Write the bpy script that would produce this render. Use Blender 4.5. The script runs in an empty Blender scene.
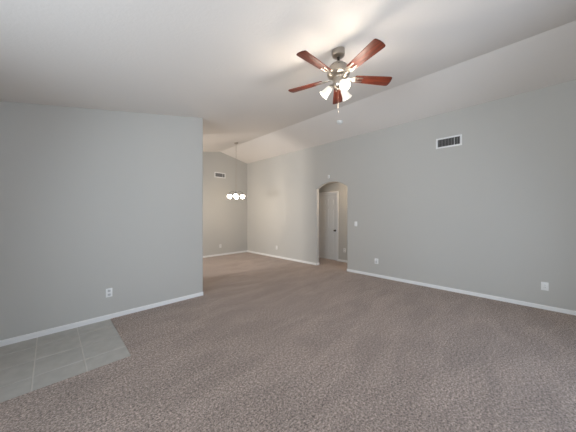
import bpy, bmesh, math, random
from mathutils import Vector, Matrix
R = math.radians
C = bpy.context.scene.collection
SC = bpy.context.scene

# ------------------------------------------------------------------ camera
cam_d = bpy.data.cameras.new('camera')
cam = bpy.data.objects.new('camera', cam_d); C.objects.link(cam)
cam_d.sensor_width = 36.0
cam_d.lens = 237.0 / 576.0 * 36.0
cam_d.shift_y = -2.0 / 576.0
cam_d.clip_start = 0.02
cam.location = (0, 0, 1.46)
cam.rotation_euler = (R(90), 0, R(-45))
SC.camera = cam

# ------------------------------------------------------------------ world, daylight, exposure
w = bpy.data.worlds.new('sky'); SC.world = w; w.use_nodes = True
wbg = w.node_tree.nodes['Background']
wbg.inputs[0].default_value = (0.62, 0.76, 1.0, 1); wbg.inputs[1].default_value = 0.5

def area(name, loc, rot, sx, sy, power, col):
    l = bpy.data.lights.new(name, 'AREA'); l.shape = 'RECTANGLE'; l.size = sx; l.size_y = sy
    l.energy = power; l.color = col
    o = bpy.data.objects.new(name, l); C.objects.link(o)
    o.location = loc; o.rotation_euler = rot
    return o
# daylight through the patio doors behind the camera, the entry-side window and the dining window
# (each opening gets skylight coming down and light thrown up from the sunlit ground outside)
area('patio_sky', (2.2, -2.6, 1.30), (R(80), 0, 0), 2.9, 1.7, 30, (0.62, 0.86, 1.25))
area('patio_ground', (2.2, -2.6, 0.60), (R(125), 0, 0), 2.9, 1.2, 86, (0.87, 0.96, 1.07))
area('side_sky', (-2.6, 0.75, 1.50), (R(80), 0, R(-90)), 2.2, 1.2, 15, (0.80, 0.94, 1.10))
area('side_ground', (-2.6, 0.75, 1.00), (R(125), 0, R(-90)), 2.2, 1.0, 200, (0.85, 0.97, 1.09))
area('dining_sky', (-1.75, 6.25, 1.55), (R(86), 0, R(-90)), 0.65, 0.7, 82, (1.0, 0.95, 0.90))
area('dining_ground', (-1.75, 6.25, 1.15), (R(115), 0, R(-90)), 0.65, 0.4, 60, (1.0, 0.97, 0.96))

vs = SC.view_settings
vs.view_transform = 'Standard'; vs.look = 'None'; vs.gamma = 1.0; vs.use_curve_mapping = False
vs.exposure = 0.12
SC.cycles.use_denoising = True
SC.cycles.max_bounces = 10
SC.cycles.diffuse_bounces = 7
SC.cycles.caustics_reflective = False
SC.cycles.caustics_refractive = False
SC.cycles.sample_clamp_indirect = 6.0

# ------------------------------------------------------------------ materials
def mat(name, col, rough=0.6, metal=0.0, bump=None, var=None, spec=None, emit=None):
    """bump=(scale, strength, distance, detail)  var=(scale, colour2, lo, hi)"""
    m = bpy.data.materials.new(name); m.use_nodes = True
    nt = m.node_tree; b = nt.nodes['Principled BSDF']
    b.inputs['Base Color'].default_value = (*col, 1)
    b.inputs['Roughness'].default_value = rough; b.inputs['Metallic'].default_value = metal
    if spec is not None: b.inputs['Specular IOR Level'].default_value = spec
    tc = nt.nodes.new('ShaderNodeTexCoord')
    if var:
        n = nt.nodes.new('ShaderNodeTexNoise'); n.inputs['Scale'].default_value = var[0]; n.inputs['Detail'].default_value = 4
        nt.links.new(tc.outputs['Object'], n.inputs['Vector'])
        r = nt.nodes.new('ShaderNodeValToRGB')
        r.color_ramp.elements[0].position = var[2]; r.color_ramp.elements[0].color = (*col, 1)
        r.color_ramp.elements[1].position = var[3]; r.color_ramp.elements[1].color = (*var[1], 1)
        nt.links.new(n.outputs['Fac'], r.inputs['Fac']); nt.links.new(r.outputs['Color'], b.inputs['Base Color'])
    if bump:
        n = nt.nodes.new('ShaderNodeTexNoise'); n.inputs['Scale'].default_value = bump[0]; n.inputs['Detail'].default_value = bump[3]
        nt.links.new(tc.outputs['Object'], n.inputs['Vector'])
        bp = nt.nodes.new('ShaderNodeBump'); bp.inputs['Strength'].default_value = bump[1]; bp.inputs['Distance'].default_value = bump[2]
        nt.links.new(n.outputs['Fac'], bp.inputs['Height']); nt.links.new(bp.outputs['Normal'], b.inputs['Normal'])
    if emit:
        b.inputs['Emission Color'].default_value = (*emit[0], 1); b.inputs['Emission Strength'].default_value = emit[1]
    return m

M = {}
M['wall'] = mat('grey_wall_paint', (0.512, 0.503, 0.472), 0.75, bump=(140, 0.25, 0.004, 2), spec=0.25)
M['ceiling'] = mat('textured_ceiling_paint', (0.765, 0.725, 0.68), 0.8, bump=(38, 0.30, 0.005, 3), spec=0.25)
M['white'] = mat('white_trim_paint', (0.80, 0.80, 0.79), 0.45, bump=(60, 0.03, 0.002, 1))
M['door'] = mat('white_door_paint', (0.74, 0.74, 0.73), 0.5, bump=(80, 0.04, 0.002, 2))
M['plastic'] = mat('white_plastic', (0.82, 0.82, 0.80), 0.35, bump=(200, 0.02, 0.001, 1))
M['greyplastic'] = mat('grey_plastic', (0.58, 0.58, 0.57), 0.5, bump=(200, 0.02, 0.001, 1))
M['dark'] = mat('dark_slot', (0.03, 0.03, 0.03), 0.7, bump=(100, 0.05, 0.001, 1))
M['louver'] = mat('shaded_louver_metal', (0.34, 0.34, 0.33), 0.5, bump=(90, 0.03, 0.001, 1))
M['nickel'] = mat('brushed_nickel', (0.50, 0.455, 0.40), 0.30, 1.0, bump=(160, 0.06, 0.001, 2))
M['bronze'] = mat('dark_bronze_metal', (0.05, 0.042, 0.036), 0.35, 0.8, bump=(120, 0.04, 0.001, 1))
M['tile'] = mat('beige_grey_floor_tile', (0.43, 0.42, 0.39), 0.42, bump=(14, 0.12, 0.003, 3), var=(9, (0.50, 0.485, 0.455), 0.35, 0.7))
M['grout'] = mat('pale_grout', (0.62, 0.60, 0.56), 0.9, bump=(150, 0.2, 0.002, 2))

def carpet_mat():
    m = bpy.data.materials.new('beige_taupe_carpet'); m.use_nodes = True
    nt = m.node_tree; b = nt.nodes['Principled BSDF']; N = nt.nodes.new; L = nt.links.new
    b.inputs['Roughness'].default_value = 1.0; b.inputs['Specular IOR Level'].default_value = 0.05
    b.inputs['Sheen Weight'].default_value = 0.35; b.inputs['Sheen Roughness'].default_value = 0.5; b.inputs['Sheen Tint'].default_value = (1.0, 0.93, 0.88, 1)
    tc = N('ShaderNodeTexCoord')
    n1 = N('ShaderNodeTexNoise'); n1.inputs['Scale'].default_value = 85; n1.inputs['Detail'].default_value = 5; n1.inputs['Roughness'].default_value = 0.75
    L(tc.outputs['Object'], n1.inputs['Vector'])
    r1 = N('ShaderNodeValToRGB'); e = r1.color_ramp.elements
    e[0].position = 0.38; e[0].color = (0.105, 0.083, 0.076, 1)
    e[1].position = 0.64; e[1].color = (0.61, 0.505, 0.446, 1)
    mid = r1.color_ramp.elements.new(0.51); mid.color = (0.405, 0.322, 0.278, 1)
    L(n1.outputs['Fac'], r1.inputs['Fac'])
    # lay of the pile: broad brushed patches
    mp = N('ShaderNodeMapping'); mp.inputs['Rotation'].default_value = (0, 0, R(35)); mp.inputs['Scale'].default_value = (0.8, 2.4, 1)
    L(tc.outputs['Object'], mp.inputs['Vector'])
    n2 = N('ShaderNodeTexNoise'); n2.inputs['Scale'].default_value = 1.6; n2.inputs['Detail'].default_value = 3; n2.inputs['Distortion'].default_value = 0.8
    L(mp.outputs['Vector'], n2.inputs['Vector'])
    r2 = N('ShaderNodeMapRange'); r2.inputs['From Min'].default_value = 0.35; r2.inputs['From Max'].default_value = 0.65
    r2.inputs['To Min'].default_value = 0.87; r2.inputs['To Max'].default_value = 1.08
    L(n2.outputs['Fac'], r2.inputs['Value'])
    mx = N('ShaderNodeVectorMath'); mx.operation = 'SCALE'
    L(r1.outputs['Color'], mx.inputs[0]); L(r2.outputs['Result'], mx.inputs['Scale'])
    n3 = N('ShaderNodeTexNoise'); n3.inputs['Scale'].default_value = 46; n3.inputs['Detail'].default_value = 2
    L(tc.outputs['Object'], n3.inputs['Vector'])
    r3 = N('ShaderNodeMapRange'); r3.inputs['From Min'].default_value = 0.32; r3.inputs['From Max'].default_value = 0.68
    r3.inputs['To Min'].default_value = 0.62; r3.inputs['To Max'].default_value = 1.32
    L(n3.outputs['Fac'], r3.inputs['Value'])
    m2 = N('ShaderNodeVectorMath'); m2.operation = 'SCALE'
    L(mx.outputs['Vector'], m2.inputs[0]); L(r3.outputs['Result'], m2.inputs['Scale'])
    L(m2.outputs['Vector'], b.inputs['Base Color'])
    bp = N('ShaderNodeBump'); bp.inputs['Strength'].default_value = 0.9; bp.inputs['Distance'].default_value = 0.012
    L(n1.outputs['Fac'], bp.inputs['Height']); L(bp.outputs['Normal'], b.inputs['Normal'])
    return m
M['carpet'] = carpet_mat()

def wood_mat():
    m = bpy.data.materials.new('cherry_wood_blade'); m.use_nodes = True
    nt = m.node_tree; b = nt.nodes['Principled BSDF']; N = nt.nodes.new; L = nt.links.new
    b.inputs['Roughness'].default_value = 0.45; b.inputs['Specular IOR Level'].default_value = 0.35
    tc = N('ShaderNodeTexCoord'); mp = N('ShaderNodeMapping'); mp.inputs['Scale'].default_value = (3.0, 38, 38)
    L(tc.outputs['Object'], mp.inputs['Vector'])
    n = N('ShaderNodeTexNoise'); n.inputs['Scale'].default_value = 1.0; n.inputs['Detail'].default_value = 5; n.inputs['Distortion'].default_value = 0.6
    L(mp.outputs['Vector'], n.inputs['Vector'])
    r = N('ShaderNodeValToRGB'); e = r.color_ramp.elements
    e[0].position = 0.3; e[0].color = (0.050, 0.010, 0.006, 1)
    e[1].position = 0.7; e[1].color = (0.165, 0.032, 0.013, 1)
    L(n.outputs['Fac'], r.inputs['Fac']); L(r.outputs['Color'], b.inputs['Base Color'])
    return m
M['wood'] = wood_mat()

def shade_mat(name, col, strength, base=(0.9, 0.88, 0.84)):
    m = bpy.data.materials.new(name); m.use_nodes = True
    nt = m.node_tree; N = nt.nodes.new; L = nt.links.new
    b = nt.nodes['Principled BSDF']
    b.inputs['Base Color'].default_value = (*base, 1); b.inputs['Roughness'].default_value = 0.3
    b.inputs['Emission Color'].default_value = (*col, 1); b.inputs['Emission Strength'].default_value = strength
    tc = N('ShaderNodeTexCoord'); n = N('ShaderNodeTexNoise'); n.inputs['Scale'].default_value = 25
    L(tc.outputs['Object'], n.inputs['Vector'])
    bp = N('ShaderNodeBump'); bp.inputs['Strength'].default_value = 0.05; bp.inputs['Distance'].default_value = 0.002
    L(n.outputs['Fac'], bp.inputs['Height']); L(bp.outputs['Normal'], b.inputs['Normal'])
    return m
M['fanshade'] = shade_mat('lit_frosted_glass', (1.0, 0.93, 0.82), 0.84, (0.10, 0.10, 0.09))
M['chshade'] = shade_mat('lit_opal_glass', (1.0, 0.90, 0.78), 9.0)
M['bulb'] = shade_mat('lit_bulb', (1.0, 0.92, 0.78), 4.0)

def pane_mat():
    m = bpy.data.materials.new('window_glass'); m.use_nodes = True
    nt = m.node_tree; nt.nodes.clear(); N = nt.nodes.new; L = nt.links.new
    o = N('ShaderNodeOutputMaterial'); t = N('ShaderNodeBsdfTransparent'); g = N('ShaderNodeBsdfGlossy'); g.inputs['Roughness'].default_value = 0.02
    f = N('ShaderNodeFresnel'); f.inputs['IOR'].default_value = 1.3
    mx = N('ShaderNodeMixShader'); L(f.outputs[0], mx.inputs[0]); L(t.outputs[0], mx.inputs[1]); L(g.outputs[0], mx.inputs[2]); L(mx.outputs[0], o.inputs[0])
    return m
M['pane'] = pane_mat()

# ------------------------------------------------------------------ mesh helpers
def frame_z(d):
    d = Vector(d).normalized()
    up = Vector((0, 0, 1)) if abs(d.z) < 0.95 else Vector((1, 0, 0))
    x = up.cross(d).normalized(); y = d.cross(x)
    return x, y, d

class MB:
    def __init__(s): s.v = []; s.f = []
    def add(s, vs, fs):
        b = len(s.v); s.v += [tuple(p) for p in vs]; s.f += [tuple(i + b for i in q) for q in fs]
    def box(s, x0, x1, y0, y1, z0, z1):
        vs = [(x, y, z) for x in (x0, x1) for y in (y0, y1) for z in (z0, z1)]
        s.add(vs, [(0,1,3,2),(4,6,7,5),(0,4,5,1),(2,3,7,6),(0,2,6,4),(1,5,7,3)])
    def rbox(s, x0, x1, y0, y1, z0, z1, r, axis='x', seg=3):
        """box with rounded corners in the plane across axis"""
        lim = {'x': (y0,y1,z0,z1), 'y': (x0,x1,z0,z1), 'z': (x0,x1,y0,y1)}[axis]
        a0,a1,b0,b1 = lim; pts = []
        for (ca, cb, st) in ((a1-r,b1-r,0),(a0+r,b1-r,90),(a0+r,b0+r,180),(a1-r,b0+r,270)):
            for k in range(seg+1):
                t = R(st + 90*k/seg); pts.append((ca+r*math.cos(t), cb+r*math.sin(t)))
        rng = {'x': (x0,x1), 'y': (y0,y1), 'z': (z0,z1)}[axis]
        s.prism(pts, axis, *rng)
    def prism(s, pts, axis, a, b):
        def P(p, t):
            return {'x': (t, p[0], p[1]), 'y': (p[0], t, p[1]), 'z': (p[0], p[1], t)}[axis]
        n = len(pts)
        vs = [P(p, a) for p in pts] + [P(p, b) for p in pts]
        fs = [tuple(range(n)), tuple(range(2*n-1, n-1, -1))] + [(i, i+n, (i+1) % n + n, (i+1) % n) for i in range(n)]
        s.add(vs, fs)
    def lathe(s, prof, org=(0,0,0), d=(0,0,1), seg=28):
        x, y, z = frame_z(d); org = Vector(org); vs = []; fs = []; rows = []
        for (r, h) in prof:
            row = []
            if r < 1e-6:
                row = [len(vs)]; vs.append(org + z*h)
            else:
                for k in range(seg):
                    t = 2*math.pi*k/seg; row.append(len(vs)); vs.append(org + z*h + (x*math.cos(t)+y*math.sin(t))*r)
            rows.append(row)
        for a, b in zip(rows, rows[1:]):
            for k in range(seg):
                k2 = (k+1) % seg
                if len(a) == 1 and len(b) == 1: continue
                if len(a) == 1: fs.append((a[0], b[k], b[k2]))
                elif len(b) == 1: fs.append((a[k], b[0], a[k2]))
                else: fs.append((a[k], b[k], b[k2], a[k2]))
        s.add(vs, fs)
    def tube(s, path, r, seg=10):
        path = [Vector(p) for p in path]; n = len(path); vs = []; fs = []
        x = None
        for i, p in enumerate(path):
            d = (path[min(i+1, n-1)] - path[max(i-1, 0)]).normalized()
            if x is None: x = frame_z(d)[0]
            x = (x - d*x.dot(d)).normalized(); y = d.cross(x)
            for k in range(seg):
                t = 2*math.pi*k/seg; vs.append(p + (x*math.cos(t)+y*math.sin(t))*r)
        for i in range(n-1):
            for k in range(seg):
                k2 = (k+1) % seg; fs.append((i*seg+k, i*seg+k2, (i+1)*seg+k2, (i+1)*seg+k))
        fs.append(tuple(range(seg-1, -1, -1))); fs.append(tuple((n-1)*seg+k for k in range(seg)))
        s.add(vs, fs)
    def torus(s, c, ax, R_, r, stretch=(1,1), seg=12, ts=6):
        x, y, z = frame_z(ax); c = Vector(c); vs = []; fs = []
        for i in range(seg):
            t = 2*math.pi*i/seg; e = x*math.cos(t)*stretch[0] + y*math.sin(t)*stretch[1]
            en = (x*math.cos(t)+y*math.sin(t))
            for k in range(ts):
                q = 2*math.pi*k/ts; vs.append(c + e*R_ + en*(r*math.cos(q)) + z*(r*math.sin(q)))
        for i in range(seg):
            for k in range(ts):
                i2 = (i+1) % seg; k2 = (k+1) % ts
                fs.append((i*ts+k, i2*ts+k, i2*ts+k2, i*ts+k2))
        s.add(vs, fs)
    def build(s, name, m, parent=None, bevel=0, smooth=35, bevel_edges=None):
        me = bpy.data.meshes.new(name); bm = bmesh.new()
        bv = [bm.verts.new(p) for p in s.v]
        for q in s.f:
            try: bm.faces.new([bv[i] for i in q])
            except ValueError: pass
        bmesh.ops.recalc_face_normals(bm, faces=bm.faces)
        if bevel_edges:
            sel = [e for e in bm.edges if bevel_edges[0](e)]
            bmesh.ops.bevel(bm, geom=sel, offset=bevel_edges[1], segments=4, affect='EDGES', profile=0.5, clamp_overlap=True)
        if bevel:
            ed = [e for e in bm.edges if len(e.link_faces) == 2 and e.calc_face_angle(0) > R(40)]
            bmesh.ops.bevel(bm, geom=ed, offset=bevel, segments=2, affect='EDGES', profile=0.5, clamp_overlap=True)
        big = [f for f in bm.faces if len(f.verts) > 4]
        if big: bmesh.ops.triangulate(bm, faces=big, ngon_method='EAR_CLIP')
        bm.to_mesh(me); bm.free()
        me.materials.append(m)
        if smooth:
            me.polygons.foreach_set('use_smooth', [True]*len(me.polygons))
            me.set_sharp_from_angle(angle=R(smooth))
        o = bpy.data.objects.new(name, me); C.objects.link(o)
        if parent: o.parent = parent
        return o

def struct(o): o['kind'] = 'structure'; return o
def empty(name, loc, label, cat, group=None, rot=(0,0,0)):
    o = bpy.data.objects.new(name, None); C.objects.link(o); o.empty_display_size = 0.1
    o.location = loc; o.rotation_euler = rot; o['label'] = label; o['category'] = cat
    if group: o['group'] = group
    return o
def copy_tree(o, parent=None):
    c = o.copy(); C.objects.link(c)
    if parent: c.parent = parent
    for ch in list(o.children): copy_tree(ch, c)
    return c

# ------------------------------------------------------------------ the room
XR, XRID, ZRID = 5.35, 4.20, 3.65      # long wall, ridge
YB, YP, YF = -2.2, 4.10, 7.58          # back wall, partition, dining end wall
XL, XP, XD = -2.2, 1.94, -1.5          # side wall, partition corner, dining window wall
SL = 0.205
T = 0.12
def zc(x): return ZRID - SL*(XRID-x) if x < XRID else ZRID - 0.218*(x-XRID)

# ceiling: one vaulted shell
m = MB(); xa, xb = XL-0.3, XR+T+0.02
m.prism([(xa, zc(xa)), (XRID, ZRID), (xb, zc(xb)), (xb, zc(xb)+0.15), (XRID, ZRID+0.15), (xa, zc(xa)+0.15)], 'y', YB-0.3, YF+0.3)
struct(m.build('ceiling', M['ceiling'], smooth=0))

# carpet, with the entry tile let into it
TX, TY = 0.586, 2.87
m = MB()
m.prism([(XL, YB), (XR, YB), (XR, 3.18), (XR+T, 3.18), (XR+T, 2.2), (6.42, 2.2), (6.42, 5.4), (XR+T, 5.4), (XR+T, 4.24), (XR, 4.24),
         (XR, YF), (XD, YF), (XD, YP+T), (XP-0.02, YP+T), (XP-0.02, YP+0.01), (TX, YP+0.01), (TX, TY), (XL, TY)], 'z', -0.03, 0.0)
o = struct(m.build('floor', M['carpet'], smooth=0))
m = MB(); m.box(XL, TX, TY, YP+0.02, -0.06, -0.006)
grout = struct(m.build('floor_grout', M['grout'], smooth=0))
m = MB(); p = 0.3525; g = 0.005
xs = [TX + 0.004 - p*k for k in range(0, 9)]
ys = [YP + 0.065 - 0.345*k for k in range(0, 6)]
for a, b in zip(xs[1:], xs):
    for c, d in zip(ys[1:], ys):
        x0, x1, y0, y1 = max(a+g, XL), b-g, max(c+g, TY), min(d-g, YP)
        if x1-x0 > 0.02 and y1-y0 > 0.02: m.box(x0, x1, y0, y1, -0.03, -0.003)
struct(m.build('floor_tile', M['tile'], bevel=0.002, smooth=0))

# gable walls (across the ridge) and the long walls
def gable(name, x0, x1, y0, y1, holes=(), bev=None):
    """profile in xz; holes cut as notches are given as separate strips"""
    pts = [(x0, -0.03), (x1, -0.03), (x1, zc(x1)+0.05)]
    if x0 < XRID < x1: pts.append((XRID, ZRID+0.05))
    pts.append((x0, zc(x0)+0.05))
    m = MB(); m.prism(pts, 'y', y0, y1)
    return struct(m.build(name, M['wall'], smooth=40, bevel_edges=bev))
gable('wall_partition', XL-T, XP, YP, YP+T,
      bev=(lambda e: all(abs(v.co.x-XP) < 1e-4 for v in e.verts) and abs(e.verts[0].co.z-e.verts[1].co.z) > 1, 0.022))
gable('wall_far', XD-T, XR+T, YF, YF+T)
m = MB(); m.prism([(YP+T-0.001, -0.03), (5.35, -0.03), (5.35, zc(XP)+0.03), (YP+T-0.001, zc(XP)+0.03)], 'x', XP-T, XP-0.022)
struct(m.build('wall_unseen_return', M['wall'], smooth=0))  # unseen wall, length set so its end throws a soft shade edge on wall_right

# side walls with a window hole: four pieces in one mesh
def holed_x(name, xa, xb, y0, y1, top, hy0, hy1, hz0, hz1):
    m = MB()
    m.box(xa, xb, y0, hy0, -0.03, top); m.box(xa, xb, hy1, y1, -0.03, top)
    m.box(xa, xb, hy0, hy1, -0.03, hz0); m.box(xa, xb, hy0, hy1, hz1, top)
    return struct(m.build(name, M['wall'], smooth=0))
holed_x('wall_side', XL-T, XL, YB, YP, zc(XL)+0.02, -0.4, 1.9, 0.7, 2.0)
holed_x('wall_dining', XD-T, XD, YP+T, YF, zc(XD)+0.02, 5.80, 6.70, 0.9, 2.1)
# back wall with patio door hole
m = MB(); hx0, hx1, hz = 0.75, 3.65, 2.1
for (a, b, z0) in ((XL-T, hx0, -0.03), (hx0, hx1, hz), (hx1, XR+T, -0.03)):
    pts = [(a, z0), (b, z0), (b, zc(b)+0.05)]
    if a < XRID < b: pts.append((XRID, ZRID+0.05))
    pts.append((a, zc(a)+0.05)); m.prism(pts, 'y', YB-T, YB)
struct(m.build('wall_back', M['wall'], smooth=0))

# long wall with the arched opening
AY0, AY1, ASP, ARISE = 3.215, 4.20, 2.17, 0.16
hw = (AY1-AY0)/2; rad = (hw*hw + ARISE*ARISE)/(2*ARISE); cy, cz = (AY0+AY1)/2, ASP+ARISE-rad
a0 = math.asin(hw/rad); NA = 20
arch = [(cy + rad*math.sin(-a0 + 2*a0*k/NA), cz + rad*math.cos(-a0 + 2*a0*k/NA)) for k in range(NA+1)]
topz = zc(XR) + 0.0
pts = [(YB-T, -0.03), (AY0, -0.03)] + arch + [(AY1, -0.03), (YF+T, -0.03), (YF+T, topz+0.03), (YB-T, topz+0.03)]
m = MB(); m.prism(pts, 'x', XR, XR+T)
def arch_edge(e):
    def on(v): return AY0-1e-4 <= v.co.y <= AY1+1e-4
    same = abs(e.verts[0].co.x-e.verts[1].co.x) < 1e-5
    low = all(v.co.z < 0 for v in e.verts)
    return on(e.verts[0]) and on(e.verts[1]) and same and not low
struct(m.build('wall_right', M['wall'], smooth=40, bevel_edges=(arch_edge, 0.018)))

# hallway behind the arch
XH = 6.30; HY0, HY1, HZ = 2.2, 5.4, 2.44
DY0, DY1, DZ = 4.150, 4.930, 2.10
m = MB(); m.prism([(HY0, -0.03), (DY0, -0.03), (DY0, DZ), (DY1, DZ), (DY1, -0.03), (HY1, -0.03), (HY1, HZ+0.1), (HY0, HZ+0.1)], 'x', XH, XH+T)
struct(m.build('wall_hall', M['wall'], smooth=0))
m = MB(); m.box(XR+T, XH+T, HY0-T, HY0, -0.03, HZ+0.1); struct(m.build('wall_hall_near', M['wall'], smooth=0))
m = MB(); m.box(XR+T, XH+T, HY1, HY1+T, -0.03, HZ+0.1); struct(m.build('wall_hall_end', M['wall'], smooth=0))
m = MB(); m.box(XR+T, XH+T, HY0, HY1, HZ, HZ+0.1); struct(m.build('ceiling_hall', M['ceiling'], smooth=0))

# door with six panels
def door_leaf():
    m = MB(); x0, x1 = XH+0.025, XH+0.06
    y0, y1, z0, z1 = DY0+0.016, DY1-0.016, 0.012, DZ-0.016
    W = y1-y0; st = 0.105; mid = 0.09
    cols = [(y0+st, y0+(W-mid)/2), (y0+(W+mid)/2, y1-st)]
    rows = [(0.22, 0.86), (1.02, 1.62), (1.73, 1.95)]
    # rails and stiles
    m.box(x0, x1, y0, y0+st, z0, z1); m.box(x0, x1, y1-st, y1, z0, z1); m.box(x0, x1, cols[0][1], cols[1][0], z0, z1)
    zz = [z0] + [v for r in rows for v in r] + [z1]
    for (c0, c1) in cols:
        for i in range(0, len(zz), 2): m.box(x0, x1, c0, c1, zz[i], zz[i+1])
        for (r0, r1) in rows:
            m.box(x0+0.012, x1-0.004, c0-0.002, c1+0.002, r0-0.002, r1+0.002)
            m.rbox(x0+0.004, x0+0.02, c0+0.03, c1-0.03, r0+0.03, r1-0.03, 0.004)
    o = m.build('door_1', M['door'], smooth=30); return struct(o)
door = door_leaf()
m = MB()
m.lathe([(0, 0), (0.031, 0), (0.031, 0.006), (0.012, 0.010), (0.011, 0.032), (0.022, 0.038), (0.028, 0.050), (0.024, 0.062), (0, 0.066)], (XH+0.025, DY0+0.07, 0.94), (-1, 0, 0), 20)
o = m.build('door_knob', M['bronze'], door); o['label'] = 'dark round door knob'
# casing and jamb
m = MB(); cw = 0.062; ct = 0.016
m.box(XH-ct, XH, DY0-cw, DY0-0.004, 0, DZ+0.004); m.box(XH-ct, XH, DY1+0.004, DY1+cw, 0, DZ+0.004)
m.box(XH-ct, XH, DY0-cw, DY1+cw, DZ+0.004, DZ+0.004+cw)
struct(m.build('trim_door', M['white'], bevel=0.004))
m = MB(); m.box(XH-0.002, XH+T, DY0-0.006, DY0+0.012, 0, DZ); m.box(XH-0.002, XH+T, DY1-0.012, DY1+0.006, 0, DZ); m.box(XH-0.002, XH+T, DY0-0.006, DY1+0.006, DZ-0.012, DZ+0.006)
struct(m.build('trim_jamb', M['white'], smooth=0))

# baseboards
BH, BT = 0.062, 0.013
def base_prof(m, p0, p1, n):
    """board from p0 to p1 standing off the wall along n, eased top edge"""
    p0, p1, n = Vector(p0), Vector(p1), Vector(n)
    prof = [(0, -0.01), (BT, -0.01), (BT, BH-0.012), (BT*0.55, BH-0.003), (BT*0.35, BH), (0, BH)]
    vs = [(p0.x+n.x*a, p0.y+n.y*a, z) for a, z in prof] + [(p1.x+n.x*a, p1.y+n.y*a, z) for a, z in prof]
    k = len(prof)
    m.add(vs, [tuple(range(k)), tuple(range(2*k-1, k-1, -1))] + [(i, i+k, (i+1) % k+k, (i+1) % k) for i in range(k)])
m = MB(); base_prof(m, (XL, YP), (XP-0.004, YP), (0, -1)); struct(m.build('baseboard_left', M['white'], smooth=30))
m = MB(); base_prof(m, (XD, YF), (XR, YF), (0, -1)); struct(m.build('baseboard_far', M['white'], smooth=30))
m = MB(); base_prof(m, (XR, YB), (XR, AY0-0.006), (-1, 0)); base_prof(m, (XR, AY1+0.006), (XR, YF-BT), (-1, 0))
base_prof(m, (XR+0.006, AY0), (XR+T, AY0), (0, 1)); base_prof(m, (XR+0.006, AY1), (XR+T, AY1), (0, -1))
struct(m.build('baseboard_right', M['white'], smooth=30))
m = MB(); base_prof(m, (XH, HY0), (XH, DY0-cw), (-1, 0)); base_prof(m, (XH, DY1+cw), (XH, HY1), (-1, 0)); struct(m.build('baseboard_hall', M['white'], smooth=30))

# windows behind and beside the camera that let the daylight in
def window_x(name, x0, x1, y0, y1, z0, z1, mull=1):
    m = MB(); fw = 0.05
    m.box(x0, x1, y0, y0+fw, z0, z1); m.box(x0, x1, y1-fw, y1, z0, z1)
    m.box(x0, x1, y0+fw, y1-fw, z0, z0+fw); m.box(x0, x1, y0+fw, y1-fw, z1-fw, z1)
    if mull: yc = (y0+y1)/2; m.box(x0, x1, yc-0.02, yc+0.02, z0+fw, z1-fw)
    o = struct(m.build(name, M['white'], smooth=0)); xc = (x0+x1)/2
    m = MB(); m.box(xc-0.003, xc+0.003, y0+fw, y1-fw, z0+fw, z1-fw); m.build('pane', M['pane'], o, smooth=0)
    return o
window_x('window_1', XL-0.09, XL-0.04, -0.4, 1.9, 0.7, 2.0)
window_x('window_2', XD-0.09, XD-0.04, 5.80, 6.70, 0.9, 2.1, 0)
m = MB(); ya, yb = YB-0.09, YB-0.04; fw = 0.06; xm = (hx0+hx1)/2
m.box(hx0, hx0+fw, ya, yb, 0, hz); m.box(hx1-fw, hx1, ya, yb, 0, hz); m.box(hx0+fw, hx1-fw, ya, yb, 0, fw); m.box(hx0+fw, hx1-fw, ya, yb, hz-fw, hz); m.box(xm-0.04, xm+0.04, ya, yb, fw, hz-fw)
o = struct(m.build('door_2', M['white'], smooth=0))
m = MB(); m.box(hx0+fw, hx1-fw, YB-0.068, YB-0.062, fw, hz-fw); m.build('pane', M['pane'], o, smooth=0)

# ------------------------------------------------------------------ ceiling fan
FX, FY = 2.209, 1.434; FZ = zc(FX)
fan = empty('ceiling_fan', (FX, FY, FZ), 'brushed nickel ceiling fan with five cherry wood blades and three lit glass shades', 'ceiling fan')
B0 = 2.940 - FZ         # blade plane in the fan's own frame
m = MB(); m.lathe([(0, 0.012), (0.068, 0.012), (0.069, -0.052), (0.066, -0.064), (0.050, -0.074), (0.022, -0.078), (0, -0.078)], seg=32)
m.build('canopy', M['nickel'], fan)
m = MB(); m.lathe([(0, -0.07), (0.013, -0.07), (0.013, B0+0.15), (0, B0+0.15)], seg=14)
m.lathe([(0.013, B0+0.170), (0.024, B0+0.165), (0.026, B0+0.145), (0.013, B0+0.14)], seg=18)
m.build('downrod', M['bronze'], fan)
m = MB()
m.lathe([(0, B0+0.148), (0.045, B0+0.148), (0.075, B0+0.138), (0.100, B0+0.114), (0.116, B0+0.082), (0.120, B0+0.056), (0.120, B0+0.034),
         (0.113, B0+0.030), (0.113, B0+0.022), (0.105, B0+0.012), (0.080, B0+0.002), (0.050, B0-0.004), (0, B0-0.004)], seg=40)
m.build('motor_housing', M['nickel'], fan)
for k in range(10):
    m = MB(); t = 2*math.pi*k/10
    m.lathe([(0, 0.003), (0.007, 0.002), (0.008, 0), (0.008, -0.004), (0, -0.004)], (0.104*math.cos(t), 0.104*math.sin(t), B0+0.105), (math.cos(t), math.sin(t), 0.9), 8)
    m.build('motor_vent', M['bronze'], fan)

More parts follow.
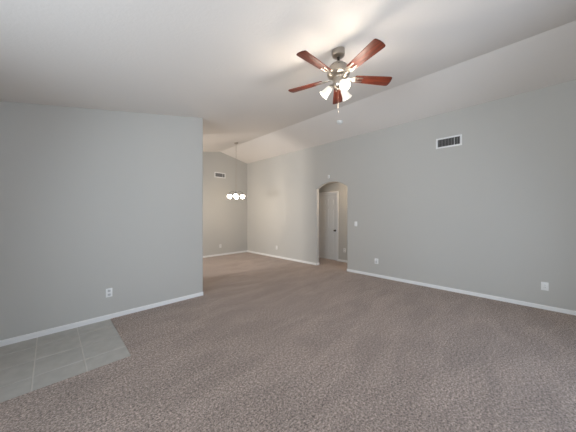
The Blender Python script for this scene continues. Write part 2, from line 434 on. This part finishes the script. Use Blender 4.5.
# blades
def blade_outline():
    r0, r1 = 0.180, 0.592
    top = [(r0, 0.040), (r0+0.012, 0.047)]
    for k in range(1, 9):
        t = k/8; top.append((r0+0.012+(r1-0.055-r0)*t, 0.047+0.018*t))
    # slightly raked, rounded tip
    tip = [(r1-0.012, 0.0655), (r1-0.003, 0.061), (r1+0.003, 0.050), (r1+0.008, 0.025), (r1+0.009, 0), (r1+0.007, -0.025), (r1+0.001, -0.050), (r1-0.005, -0.061), (r1-0.014, -0.065)]
    bot = [(x, -y) for x, y in reversed(top)]
    return top + tip + bot
base_angle = 45 - 11
bm_me = iron_me = None
for k in range(5):
    ang = R(base_angle + 72*k)
    if k == 0:
        m = MB(); m.prism(blade_outline(), 'z', -0.004, 0.004)
        bl = m.build('blade', M['wood'], fan, bevel=0.002, smooth=40)
        m = MB()   # forked blade iron under the blade root
        m.rbox(0.070, 0.150, -0.016, 0.016, -0.010, -0.003, 0.003)
        m.prism([(0.140, -0.016), (0.175, -0.036), (0.262, -0.030), (0.275, -0.022), (0.262, -0.014), (0.205, -0.012), (0.195, 0),
                 (0.205, 0.012), (0.262, 0.014), (0.275, 0.022), (0.262, 0.030), (0.175, 0.036), (0.140, 0.016)], 'z', -0.0095, -0.0045)
        for (sx, sy) in ((0.255, 0.022), (0.255, -0.022), (0.185, 0)):
            m.lathe([(0.006, -0.004), (0.006, 0.001), (0.003, 0.003), (0, 0.003)], (sx, sy, -0.0095), (0, 0, -1), 8)
        ir = m.build('blade_iron', M['nickel'], bl, bevel=0.0012)
        bm_me, iron_me = bl.data, ir.data
    else:
        bl = bpy.data.objects.new('blade', bm_me); C.objects.link(bl); bl.parent = fan
        ir = bpy.data.objects.new('blade_iron', iron_me); C.objects.link(ir); ir.parent = bl
    bl.location = (0, 0, B0)
    bl.rotation_euler = Matrix.Rotation(ang, 3, 'Z').__matmul__(Matrix.Rotation(R(-12), 3, 'X')).to_euler()
# light kit
m = MB()
m.lathe([(0, B0-0.002), (0.052, B0-0.004), (0.055, B0-0.020), (0.050, B0-0.050), (0.058, B0-0.060), (0.058, B0-0.085), (0.045, B0-0.105), (0.020, B0-0.115), (0.010, B0-0.128), (0, B0-0.130)], seg=30)
m.build('light_kit', M['nickel'], fan)
for a in (237, 357, 117):
    t = R(a); u = Vector((math.cos(t), math.sin(t), 0)); z = Vector((0, 0, 1))
    d = (u*0.72 - z*0.69).normalized()
    neck = u*0.072 + z*(B0-0.080)
    m = MB(); m.tube([u*0.045 + z*(B0-0.062), u*0.062 + z*(B0-0.064), neck - d*0.004, neck + d*0.01], 0.010, 10)
    m.lathe([(0, -0.004), (0.022, -0.004), (0.030, 0.006), (0.031, 0.022), (0.027, 0.024)], neck, d, 22)
    m.build('lamp_holder', M['nickel'], fan)
    m = MB()
    outer = [(0.026, 0.014), (0.032, 0.026), (0.036, 0.048), (0.039, 0.074), (0.043, 0.098), (0.050, 0.118), (0.057, 0.128)]
    inner = [(r-0.003, h) for r, h in reversed(outer)]
    m.lathe(outer + inner, neck, d, 28)
    sh = m.build('glass_shade', M['fanshade'], fan)
    m = MB(); m.lathe([(0, 0.02), (0.012, 0.022), (0.013, 0.042), (0.022, 0.064), (0.026, 0.080), (0.022, 0.096), (0.011, 0.105), (0, 0.107)], neck, d, 18)
    m.build('bulb', M['bulb'], sh)
    l = bpy.data.lights.new('bulb_light', 'POINT'); l.energy = 10; l.color = (1.0, 0.88, 0.74); l.shadow_soft_size = 0.075
    lo = bpy.data.objects.new('bulb_light', l); C.objects.link(lo); lo.location = Vector((FX, FY, FZ)) + neck + d*0.165
m = MB(); m.tube([(0.012, 0.012, B0-0.120), (0.012, 0.012, B0-0.36)], 0.0012, 6)
pc = m.build('pull_chain', M['nickel'], fan)
m = MB(); m.lathe([(0, 0.010), (0.003, 0.009), (0.004, 0), (0.003, -0.012), (0, -0.014)], (0.012, 0.012, B0-0.365), (0, 0, 1), 10)
m.build('chain_bob', M['nickel'], pc)

# ------------------------------------------------------------------ chandelier
CX, CY = 3.92, 6.12; CZ = zc(CX)
ch = empty('chandelier', (CX, CY, CZ), 'small chandelier with four lit white shades hanging on a long chain in the dining area', 'chandelier')
SZ = 2.00 - CZ     # shade centre height
m = MB(); m.lathe([(0, 0.01), (0.062, 0.01), (0.064, -0.010), (0.050, -0.026), (0.016, -0.034), (0, -0.036)], seg=24); m.build('canopy', M['nickel'], ch)
m = MB(); z = -0.04; k = 0; zend = SZ+0.33
while z > zend:
    m.torus((0, 0, z-0.016), (1, 0, 0) if k % 2 else (0, 1, 0), 0.009, 0.0018, (1.0, 1.7), 10, 5)
    z -= 0.030; k += 1
m.tube([(0.004, 0.004, -0.03), (0.004, 0.004, zend)], 0.002, 6)
m.build('chain', M['nickel'], ch)
m = MB(); m.lathe([(0, zend+0.01), (0.010, zend+0.008), (0.016, zend-0.02), (0.010, zend-0.05), (0.009, SZ+0.10), (0.024, SZ+0.075), (0.030, SZ+0.05), (0.020, SZ+0.02), (0.010, SZ), (0.012, SZ-0.015), (0, SZ-0.03)], seg=18)
m.build('centre_column', M['nickel'], ch)
for a in (-45+10, 45+10, 135+10, 225+10):
    t = R(a); u = Vector((math.cos(t), math.sin(t), 0)); zz = Vector((0, 0, 1)); RR = 0.190
    path = []
    for k in range(13):
        q = k/12; path.append(u*(0.015 + (RR-0.015)*q) + zz*(SZ + 0.05 + 0.085*math.sin(math.pi*min(1, q*1.0))*(1-0.25*q) + 0.035*q))
    m = MB(); m.tube(path, 0.004, 8); m.build('arm', M['bronze'], ch)
    c = u*RR + zz*SZ
    m = MB(); m.lathe([(0, 0.094), (0.012, 0.094), (0.018, 0.084), (0.032, 0.074), (0.034, 0.062), (0, 0.060)], c, (0, 0, 1), 18); m.build('lamp_holder', M['bronze'], ch)
    m = MB(); prof = [(0, 0.064), (0.030, 0.064), (0.052, 0.052), (0.072, 0.034), (0.083, 0.010), (0.080, -0.014), (0.066, -0.042), (0.052, -0.066), (0.044, -0.082), (0.030, -0.090), (0, -0.093)]
    m.lathe([(r*0.86, h*0.80-0.008) for r, h in prof], c, (0, 0, 1), 24); m.build('glass_shade', M['chshade'], ch)
    l = bpy.data.lights.new('chandelier_light', 'POINT'); l.energy = 6.0; l.color = (1.0, 0.82, 0.62); l.shadow_soft_size = 0.06
    lo = bpy.data.objects.new('chandelier_light', l); C.objects.link(lo); lo.location = Vector((CX, CY, CZ)) + c - zz*0.16

# ------------------------------------------------------------------ hall ceiling lamp (above the arch head, out of sight)
l = bpy.data.lights.new('hall_light', 'POINT'); l.energy = 19; l.color = (1.0, 0.80, 0.60); l.shadow_soft_size = 0.10
lo = bpy.data.objects.new('hall_light', l); C.objects.link(lo); lo.location = (5.9, 3.1, 2.28)

# ------------------------------------------------------------------ wall fittings.  Local frame: plate in the x-z plane, facing -y
def on_wall(o, wall, along, z):
    if wall == 'partition': o.location = (along, YP, z); o.rotation_euler = (0, 0, 0)
    if wall == 'far': o.location = (along, YF, z); o.rotation_euler = (0, 0, 0)
    if wall == 'right': o.location = (XR, along, z); o.rotation_euler = (0, 0, R(-90))
    if wall == 'hall': o.location = (XH, along, z); o.rotation_euler = (0, 0, R(-90))

# air vents
def make_vent(label, W, H):
    t = empty('air_vent', (0, 0, 0), label, 'air vent', 'wall air vents')
    fw = 0.030; d = 0.014
    m = MB()
    for (a, b, c, e) in ((-W/2, -W/2+fw, -H/2, H/2), (W/2-fw, W/2, -H/2, H/2), (-W/2+fw, W/2-fw, H/2-fw, H/2), (-W/2+fw, W/2-fw, -H/2, -H/2+fw)):
        m.box(a, b, -d, 0, c, e)
    m.build('frame', M['white'], t, bevel=0.003)
    m = MB(); m.box(-W/2+fw-0.004, W/2-fw+0.004, -0.003, 0, -H/2+fw-0.004, H/2-fw+0.004); m.build('duct_backing', M['dark'], t, smooth=0)
    m = MB(); n = 15
    for k in range(n):
        x = -W/2+fw + (W-2*fw)*(k+0.5)/n; tl = R(38); hl = 0.0085
        dx, dy = hl*math.sin(tl)*0.6, 0.0042
        m.prism([(x-dx-0.0012, -0.0035), (x-dx+0.0012, -0.0035), (x+dx+0.0012, -0.0120), (x+dx-0.0012, -0.0120)], 'z', -H/2+fw-0.002, H/2-fw+0.002)
    m.build('louvers', M['louver'], t, smooth=0)
    m = MB()
    for x in (W*0.5-fw-0.085, ): m.box(x-0.003, x+0.003, -0.0135, -0.003, -H/2+fw, H/2-fw)
    m.build('divider', M['white'], t, smooth=0)
    return t
vent = make_vent('white framed air vent high on the long wall with dark upright louvers', 0.416, 0.20)
on_wall(vent, 'right', 1.028, 2.83)
v2 = make_vent('small white framed air vent on the dining end wall near the chandelier chain', 0.42, 0.185)
on_wall(v2, 'far', 4.20, 2.823)

# duplex outlets
def make_outlet(label):
    t = empty('outlet_plate', (0, 0, 0), label, 'outlet', 'wall outlets')
    m = MB(); m.rbox(-0.037, 0.037, -0.006, 0, -0.060, 0.060, 0.004, 'y'); m.build('cover_plate', M['plastic'], t, bevel=0.0015)
    for z in (0.027, -0.027):
        m = MB(); m.rbox(-0.018, 0.018, -0.0085, -0.005, z-0.0165, z+0.0165, 0.009, 'y'); s = m.build('socket', M['greyplastic'], t, bevel=0.0008)
        m = MB(); m.box(-0.008, -0.0055, -0.0088, -0.008, z-0.002, z+0.008); m.box(0.0055, 0.008, -0.0088, -0.008, z-0.002, z+0.008); m.box(-0.002, 0.002, -0.0088, -0.008, z-0.011, z-0.006)
        m.build('slot', M['dark'], s, smooth=0)
    return t
out0 = make_outlet('white duplex outlet plate on the partition wall above the tiled corner'); on_wall(out0, 'partition', 0.573, 0.364)
for lab, wl, al, z in (('small white outlet plate low on the dining end wall below the vent', 'far', 4.215, 0.334),
                       ('small white outlet plate on the long wall between the dining corner and the arch', 'right', 5.886, 0.335),
                       ('small white outlet plate seen through the arch, beside the hallway door casing', 'hall', 3.87, 0.36)):
    c = copy_tree(out0); c['label'] = lab; on_wall(c, wl, al, z)
# flat plate near the end of the long wall
t = empty('outlet_plate', (0, 0, 0), 'white outlet plate with one flat rectangular insert, farthest from the arch on the long wall', 'outlet', 'wall outlets')
m = MB(); m.rbox(-0.040, 0.040, -0.006, 0, -0.063, 0.063, 0.004, 'y'); m.build('cover_plate', M['plastic'], t, bevel=0.0015)
m = MB(); m.rbox(-0.017, 0.017, -0.0085, -0.005, -0.034, 0.034, 0.002, 'y'); s = m.build('socket', M['plastic'], t, bevel=0.001)
for z in (0.018, -0.018):
    m = MB(); m.box(-0.008, -0.0055, -0.0088, -0.008, z-0.004, z+0.006); m.box(0.0055, 0.008, -0.0088, -0.008, z-0.004, z+0.006)
    m.build('slot', M['dark'], s, smooth=0)
on_wall(t, 'right', -0.214, 0.353)
# plate with a plug-in just past the arch
t = empty('outlet_plate', (0, 0, 0), 'outlet plate with a white plug in it, low on the long wall beside the arch', 'outlet', 'wall outlets')
m = MB(); m.rbox(-0.044, 0.044, -0.006, 0, -0.062, 0.062, 0.004, 'y'); m.build('cover_plate', M['plastic'], t, bevel=0.0015)
m = MB(); m.rbox(-0.026, 0.020, -0.0085, -0.005, -0.046, 0.046, 0.004, 'y'); m.build('socket', M['greyplastic'], t, bevel=0.001)
m = MB(); m.rbox(-0.036, 0.002, -0.036, -0.008, 0.002, 0.052, 0.008, 'y'); m.build('plug', M['plastic'], t, bevel=0.003)
on_wall(t, 'right', 2.44, 0.366)
# light switch
t = empty('light_switch', (0, 0, 0), 'white light switch plate at hand height just past the arch', 'light switch')
m = MB(); m.rbox(-0.037, 0.037, -0.006, 0, -0.060, 0.060, 0.004, 'y'); m.build('cover_plate', M['plastic'], t, bevel=0.0015)
m = MB(); m.prism([(-0.005, -0.034), (-0.010, -0.034), (-0.0075, 0), (-0.0095, 0.034), (-0.005, 0.034)], 'x', -0.016, 0.016); m.build('rocker', M['plastic'], t, smooth=0)
on_wall(t, 'right', 2.967, 1.215)
# sensor over the arch
t = empty('wall_sensor', (0, 0, 0), 'tiny white sensor box on the long wall above the arch', 'sensor')
m = MB(); m.rbox(-0.026, 0.026, -0.024, 0, -0.043, 0.043, 0.008, 'y'); m.build('housing', M['plastic'], t, bevel=0.004)
m = MB(); m.rbox(-0.016, 0.016, -0.0265, -0.023, -0.026, 0.004, 0.004, 'y'); m.build('lens', M['greyplastic'], t, bevel=0.001)
on_wall(t, 'right', 3.77, 2.475)
# smoke detector on the narrow ceiling slope
SX, SY = 4.637, 2.98; n = Vector((-0.218, 0, -1)).normalized()
t = empty('smoke_detector', (SX, SY, zc(SX)), 'round white smoke detector on the narrow ceiling slope beyond the fan', 'smoke detector')
m = MB(); m.lathe([(0, -0.002), (0.074, -0.002), (0.074, 0.010), (0.070, 0.014), (0, 0.014)], (0, 0, 0), n, 28); m.build('base', M['plastic'], t)
m = MB(); m.lathe([(0.062, 0.012), (0.064, 0.022), (0.058, 0.036), (0.040, 0.043), (0, 0.045)], (0, 0, 0), n, 28); m.build('cover', M['plastic'], t)
m = MB(); m.lathe([(0.0655, 0.016), (0.0655, 0.020)], (0, 0, 0), n, 28); m.lathe([(0.004, 0.044), (0.003, 0.047), (0, 0.0475)], Vector((0.02, 0.01, -0.004)), n, 8); m.build('vent_ring', M['greyplastic'], t)
